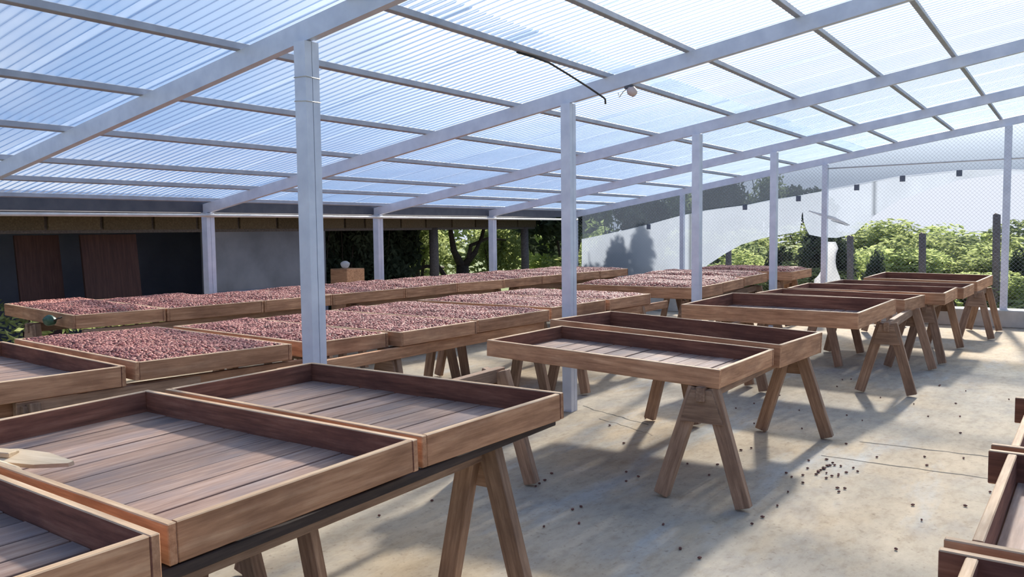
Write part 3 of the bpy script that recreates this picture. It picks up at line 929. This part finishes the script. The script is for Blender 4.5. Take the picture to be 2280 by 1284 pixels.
# grey film between rafter and sheet
t = empty('plastic_film', Matrix.Translation((XB, YE + 0.10, 1.5)), 'grey translucent film closing the gap between gable rafter and white sheet', 'sheet')
xs2 = [-8.6 + i * 0.1 for i in range(110)]
xs2 = [x for x in xs2 if x < XRT]
me = curtain('film_cloth', [(-8.6, zr(-8.6) + 0.02), (XRT, zr(XRT) + 0.02)], [(a, b_ + 0.01) for a, b_ in SHT] + [(XRT, 2.42)], xs2, 0.03, 0.02, 5)
for v in me.vertices: v.co.x -= XB; v.co.z -= 1.5
link('film_cloth', me, 'film', t)
# thin pipe across the right half of the gable
o = link('gable_pipe', tube_mesh('gable_pipe', [(XB + 0.05, YE - 0.02, 2.605), (-1.0, YE - 0.02, 2.62), (XRT, YE - 0.02, 2.64)], 0.013, 8), 'pipe')
tag(o, 'thin pale pipe crossing the gable above the white sheet', 'pipe')
# white scraps of sheet
def scrap(name, outline, y0, label, fold=0.05):
    vs_, fs = [], []
    n = len(outline)
    for i, (z, xl, xr_) in enumerate(outline):
        for j in range(7):
            f_ = j / 6
            vs_.append((xl + (xr_ - xl) * f_, y0 + fold * math.sin(f_ * 9 + i * 0.7) * 0.5, z))
    for i in range(n - 1):
        for j in range(6):
            a = i * 7 + j
            fs.append((a, a + 1, a + 8, a + 7))
    o = link(name, mesh(name, vs_, fs, True), 'white_plastic')
    sm = o.modifiers.new('thickness', 'SOLIDIFY'); sm.thickness = 0.006
    return tag(o, label, 'plastic')
scrap('hanging_scrap', [(1.33, -3.72, -3.55), (1.22, -3.79, -3.50), (1.12, -3.77, -3.53), (0.98, -3.75, -3.54), (0.85, -3.77, -3.52), (0.72, -3.84, -3.47), (0.66, -3.90, -3.46), (0.55, -3.91, -3.46), (0.40, -3.88, -3.47), (0.29, -3.86, -3.48)], YE + 0.24,
      'white sack-like scrap of plastic hanging behind the middle gable post')
t = empty('plastic_strip', Matrix.Translation((-3.6, YE + 0.02, 1.75)), 'white folded strip of plastic caught slantwise in the net by the middle gable post', 'plastic')
link('strip', tube_mesh('strip', [(-0.36, 0, 0.13), (-0.15, -0.012, 0.06), (0.06, -0.015, -0.01), (0.33, 0, -0.13)], [0.01, 0.022, 0.035, 0.008], 8), 'white_plastic', t)
link('strip_edge', tube_mesh('strip_edge', [(0.02, -0.02, -0.045), (0.18, -0.02, -0.095), (0.30, -0.01, -0.14)], [0.004, 0.007, 0.004], 6), 'eave_steel', t)

# ------------------------------------------------------------------ neighbour's store on the left
t = empty('store_building', Matrix.Translation((-10.6, 6, -0.14)), 'dark open-fronted store with a grey rendered wall beyond the eave', 'building')
def sp(name, x0, x1, y0, y1, z0, z1, mat, bev=0.004):
    return link(name, box_mesh(name, x1 - x0, y1 - y0, z1 - z0, bev), mat, t, Matrix.Translation(((x0 + x1) / 2 + 10.6, (y0 + y1) / 2 - 6, (z0 + z1) / 2 + 0.14)))
sp('back_wall', -13.6, -13.45, -1.0, 9.9, -0.14, 2.3, 'wall_dark')
sp('end_wall', -13.5, -10.6, -1.1, -0.95, -0.14, 2.3, 'wall_dark')
sp('rendered_wall', -10.75, -10.58, 7.68, 10.0, -0.14, 1.70, 'wall_grey')
sp('wall_base', -10.76, -10.55, 7.68, 10.0, -0.14, 0.72, 'wall_dark')
sp('partition', -13.5, -10.7, 9.85, 10.0, -0.14, 1.75, 'wall_dark')
ys = [-0.9, -0.2, 0.55, 1.3, 2.0, 2.75, 3.5, 4.55, 5.34, 6.05, 6.78, 7.48, 8.2, 8.93, 9.68, 10.41, 10.9, 11.86, 12.58, 13.4, 14.2, 15.0, 15.8, 16.6]
for a, b_ in zip(ys, ys[1:]):
    sp('fascia_board', -10.56, -10.52, a + 0.025, b_ - 0.025, 1.665, 1.86, 'fascia_wood')
sp('wall_plate', -10.64, -10.565, -1.0, 16.6, 1.62, 1.86, 'fence_wood')
rfm = box_mesh('store_roof', 4.6, 17.8, 0.05, 0.004)
link('store_roof', rfm, 'roof_old', t, Matrix.Translation((-1.75, 1.8, 2.16)) @ Matrix.Rotation(math.radians(4), 4, 'Y'))
for yy in (12.9, 16.2):
    link('support_post', tube_mesh('support_post', [(0.0, yy - 6, 0.0), (0.01, yy - 6, 1.0), (0, yy - 6, 1.8)], [0.10, 0.095, 0.09], 10), 'fence_wood', t)
# boards leaning inside the opening
for (y0, y1, x, lb, mt) in ((6.02, 6.82, -10.85, 'reddish brown board leaning upright in the mouth of the dark store', 'door_wood'), (5.35, 5.92, -11.2, 'dim brown board standing deeper in the dark store', 'door_wood')):
    o = beam('leaning_board', (x, (y0 + y1) / 2, -0.13), (x - 0.18, (y0 + y1) / 2, 1.60), y1 - y0, 0.04, mt, None, (1, 0, 0))
    tag(o, lb, 'board')
# cardboard box with a white cup on the far side of the bean row
o = link('brown_crate', box_mesh('brown_crate', 0.4, 0.42, 1.12, 0.01), 'wood'); o.location = (-10.3, 10.22, 0.42)
tag(o, 'brown crate standing at the end of the grey rendered wall', 'crate')
bm = bmesh.new(); bmesh.ops.create_uvsphere(bm, u_segments=12, v_segments=8, radius=0.08)
for v in bm.verts: v.co.z *= 0.8; v.co.x *= 1 + 0.15 * math.sin(7 * v.co.z * 10)
me = bpy.data.meshes.new('white_bundle'); bm.to_mesh(me); bm.free()
o = link('white_bundle', me, 'white_plastic'); o.location = (-10.25, 10.12, 1.05)
tag(o, 'small white bundle on top of the brown crate', 'bundle')

# ------------------------------------------------------------------ plants
def leaf_cloud(name, n, rx, ry, rz, size, seed, flat=0.0, blob=4):
    r = random.Random(seed)
    cs = [Vector((r.uniform(-0.6, 0.6) * rx, r.uniform(-0.6, 0.6) * ry, r.uniform(-0.5, 0.6) * rz)) for _ in range(blob)]
    vs_, fs = [], []
    for i in range(n):
        c = cs[r.randrange(blob)]
        d = Vector((r.gauss(0, 1), r.gauss(0, 1), r.gauss(0, 1))).normalized() * (r.random() ** 0.4)
        p = c + Vector((d.x * rx * 0.5, d.y * ry * 0.5, d.z * rz * 0.5))
        s = size * r.uniform(0.6, 1.3)
        a = Vector((r.gauss(0, 1), r.gauss(0, 1), r.gauss(0, 0.6))).normalized()
        b_ = a.cross(Vector((r.gauss(0, 1), r.gauss(0, 1), r.gauss(0, 1)))).normalized()
        nn = a.cross(b_)
        k = len(vs_)
        vs_ += [p - a * s, p + b_ * s * 0.38 + nn * s * 0.12, p + a * s - nn * s * 0.15, p - b_ * s * 0.38 + nn * s * 0.12]
        fs += [(k, k + 1, k + 2), (k, k + 2, k + 3)]
    return mesh(name, vs_, fs)
_cl = {}
def cloud(kind, i):
    key = (kind, i)
    if key not in _cl:
        pars = {'leaf_bright': (2600, 0.085), 'leaf_mid': (2600, 0.09), 'leaf_dark': (3000, 0.10)}[kind]
        _cl[key] = leaf_cloud('foliage', pars[0], 1, 1, 1, pars[1], 11 * i + len(kind), blob=6)
        _cl[key].materials.append(M[kind])
    return _cl[key]
def stems_mesh(h, n, spread, r0, seed):
    r = random.Random(seed); bm = bmesh.new()
    vs_, fs = [], []
    for k in range(n):
        an = 2 * PI * k / n + r.uniform(-.4, .4)
        pts = []
        bx, by = 0.08 * math.cos(an), 0.08 * math.sin(an)
        for q in range(5):
            f_ = q / 4
            pts.append((bx + spread * f_ ** 1.4 * math.cos(an) + r.uniform(-.04, .04) * f_, by + spread * f_ ** 1.4 * math.sin(an) + r.uniform(-.04, .04) * f_, h * f_))
        me = tube_mesh('tmp', pts, [r0 * (1 - 0.65 * q / 4) for q in range(5)], 6)
        bm.from_mesh(me); bpy.data.meshes.remove(me)
    me = bpy.data.meshes.new('stem'); bm.to_mesh(me); bm.free()
    return me
_st = [stems_mesh(1.0, n, 0.45, 0.04, s) for n, s in ((4, 1), (5, 2), (3, 3))]
for s_ in _st: s_.materials.append(M['bark'])
GZ = -0.14
def bush(x, y_, hgt, wid, kind, label, cat='bush', group='bushes around the shed', low=0.0):
    i = random.randrange(4)
    t = empty('bush' if cat == 'bush' else 'tree', Matrix.Translation((x, y_, GZ)), label, cat, group)
    fh = hgt * (1 - low)
    link('foliage', cloud(kind, i), kind, t, Matrix.Translation((0, 0, hgt - fh / 2)) @ Matrix.Rotation(random.uniform(0, 6.28), 4, 'Z') @ Matrix.Diagonal((wid / 1.9, wid / 1.9, fh / 1.9, 1)))['kind'] = 'stuff'
    link('stem', _st[i % 3], 'bark', t, Matrix.Diagonal((wid * 0.4, wid * 0.4, hgt * 0.8, 1)))
    return t
# sunny thicket beyond the gable
rnd = random.Random(21)
ORD = ['first', 'second', 'third', 'fourth', 'fifth', 'sixth', 'seventh', 'eighth', 'ninth', 'tenth', 'eleventh', 'twelfth']
G1 = 'sunlit bushes beyond the gable netting'
for row, (yy, n, x0, x1, h0) in enumerate(((17.0, 9, -9.5, 1.4, 0.72), (18.6, 10, -10.5, 2.0, 1.05), (20.8, 10, -12.0, 2.4, 1.25), (24.0, 10, -14.0, 3.0, 1.40), (29.0, 11, -19.0, 4.0, 1.55))):
    for i in range(n):
        x = x0 + (x1 - x0) * (i + 0.5) / n + rnd.uniform(-0.3, 0.3)
        k = 'leaf_bright' if rnd.random() < 0.62 else 'leaf_mid'
        h = h0 * rnd.uniform(0.86, 1.12) + (0.12 if x > -2.6 and row > 2 else 0)
        bush(x, yy + rnd.uniform(-0.4, 0.4), h + 0.14, (x1 - x0) / n * 1.6, k, ('bright green' if k == 'leaf_bright' else 'mid green') + ' bush, ' + ORD[i] + ' from the left in the ' + ('nearest', 'second', 'third', 'fourth', 'farthest')[row] + ' row behind the netting', 'bush', G1)
# darker shrubs
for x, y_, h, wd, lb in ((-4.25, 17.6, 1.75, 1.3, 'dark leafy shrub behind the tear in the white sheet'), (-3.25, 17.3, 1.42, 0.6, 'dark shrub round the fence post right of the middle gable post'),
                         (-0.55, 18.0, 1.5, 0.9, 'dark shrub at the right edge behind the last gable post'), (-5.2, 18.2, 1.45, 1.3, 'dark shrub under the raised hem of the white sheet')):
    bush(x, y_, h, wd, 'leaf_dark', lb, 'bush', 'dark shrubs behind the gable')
# dark trees close behind the left part of the gable (blurred through the sheet)
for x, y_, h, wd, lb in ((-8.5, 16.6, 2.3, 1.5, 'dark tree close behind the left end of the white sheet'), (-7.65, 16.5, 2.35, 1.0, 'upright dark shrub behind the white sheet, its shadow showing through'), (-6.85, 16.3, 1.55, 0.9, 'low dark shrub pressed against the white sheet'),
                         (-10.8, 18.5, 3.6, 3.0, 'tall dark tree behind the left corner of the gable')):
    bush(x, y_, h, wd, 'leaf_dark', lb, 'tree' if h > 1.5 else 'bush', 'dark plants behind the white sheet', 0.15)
# far row of tall trees, seen through the grey film
for i in range(9):
    x = -27.5 + i * 1.85
    bush(x, 45 + (i % 3) * 1.6, (4.6, 5.6, 5.0, 6.2, 5.4, 6.0, 5.2, 5.8, 4.6)[i], 3.0, 'leaf_dark' if i % 3 != 1 else 'leaf_mid', 'tall tree far behind the grey film of the gable, ' + ORD[i] + ' from the left', 'tree', 'far trees behind the gable', 0.12)
# hedge and trees left of the eave
G2 = 'dark hedge beyond the eave'
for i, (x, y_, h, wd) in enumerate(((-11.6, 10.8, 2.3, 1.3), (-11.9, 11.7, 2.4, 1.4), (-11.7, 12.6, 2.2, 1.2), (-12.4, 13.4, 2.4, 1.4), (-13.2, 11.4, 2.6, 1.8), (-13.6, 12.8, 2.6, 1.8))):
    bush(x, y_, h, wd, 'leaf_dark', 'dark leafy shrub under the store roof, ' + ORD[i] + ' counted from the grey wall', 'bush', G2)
for i, (x, y_, h, wd, k) in enumerate(((-14.5, 17.0, 2.6, 2.4, 'leaf_bright'), (-16.5, 19.5, 3.2, 3.0, 'leaf_bright'), (-13.2, 18.6, 2.4, 2.2, 'leaf_bright'), (-12.2, 17.2, 1.9, 1.6, 'leaf_bright'), (-18.5, 18.0, 3.0, 3.0, 'leaf_mid'), (-15.5, 22.5, 3.4, 3.2, 'leaf_bright'), (-12.5, 21.5, 2.6, 2.6, 'leaf_bright'), (-20, 23, 3.4, 3.6, 'leaf_mid'), (-17.3, 15.2, 2.6, 2.4, 'leaf_mid'))):
    bush(x, y_, h, wd, k, 'sunlit yellow green bush beyond the dark hedge, ' + ORD[i] + ' of those under the store roof', 'bush', 'sunlit bushes beyond the hedge')
# bare branching tree under the store roof
t = empty('branching_tree', Matrix.Translation((-11.5, 15.0, GZ)), 'dark forked tree trunk with bare branches left of the second tall post', 'tree')
for (pts, rs) in (([(0, 0, 0), (0.02, 0, 0.5), (0.0, 0, 0.95)], [0.20, 0.17, 0.15]), ([(0, 0, 0.9), (0.18, 0.25, 1.25), (0.25, 0.42, 1.6), (0.3, 0.6, 2.2)], [0.10, 0.06, 0.045, 0.03]),
                  ([(0, 0, 0.9), (-0.1, -0.18, 1.3), (-0.12, -0.25, 1.7), (-0.1, -0.3, 2.2)], [0.11, 0.075, 0.055, 0.04]), ([(0.1, 0.1, 1.1), (0.02, 0.3, 1.4), (0.05, 0.9, 1.55), (0.1, 1.6, 1.5)], [0.06, 0.045, 0.035, 0.02]),
                  ([(-0.1, -0.25, 0.5), (-0.3, -0.55, 1.0), (-0.35, -0.6, 1.5), (-0.3, -0.7, 2.1)], [0.06, 0.05, 0.04, 0.03])):
    link('branch' if pts[0][2] > 0 else 'trunk', tube_mesh('branch', pts, rs, 8), 'bark', t)
t2 = empty('branching_tree', Matrix.Translation((-12.3, 14.0, GZ)), 'thin crooked dark stem rising from the shade beyond the bean row', 'tree')
for (pts, rs) in (([(0, 0, 0), (0.03, 0.05, 0.6), (-0.05, 0, 1.2), (0.02, 0.1, 2.0)], [0.09, 0.08, 0.06, 0.04]), ([(0, 0, 0.85), (0.2, 0.5, 0.95), (0.3, 0.95, 0.9)], [0.05, 0.04, 0.03]), ([(0, 0, 0.9), (-0.1, -0.35, 1.25), (-0.1, -0.5, 1.5)], [0.04, 0.03, 0.02])):
    link('branch' if pts[0][2] > 0 else 'trunk', tube_mesh('branch', pts, rs, 8), 'bark', t2)
# fence posts beyond the gable
for x, h, lb in ((-5.9, 1.25, 'old fence post under the hem of the white sheet'), (-3.55, 1.42, 'old fence post right of the middle gable post'), (-2.32, 1.46, 'old fence post in front of the bright bushes'), (-1.17, 1.78, 'tall old fence post behind the last gable post')):
    me = tube_mesh('fence_post', [(0, 0, 0), (0.015, 0, h * 0.5), (0.0, 0, h + 0.13), (0.01, 0, h + 0.14)], [0.068, 0.062, 0.06, 0.04], 9)
    o = link('fence_post', me, 'fence_wood'); o.location = (x, 16.6, GZ)
    tag(o, lb, 'post', 'old wooden fence posts')
# low leafy plant in the aisle on the left
t = empty('leafy_plant', Matrix.Translation((-10.1, 4.75, GZ)), 'sunlit green plant seen between the left bean rows', 'plant')
o = link('foliage', leaf_cloud('foliage', 900, 1.4, 1.6, 0.45, 0.06, 5, blob=5), 'leaf_bright', t, Matrix.Translation((0, 0, 0.50))); o['kind'] = 'stuff'
bpy.context.view_layer.update()
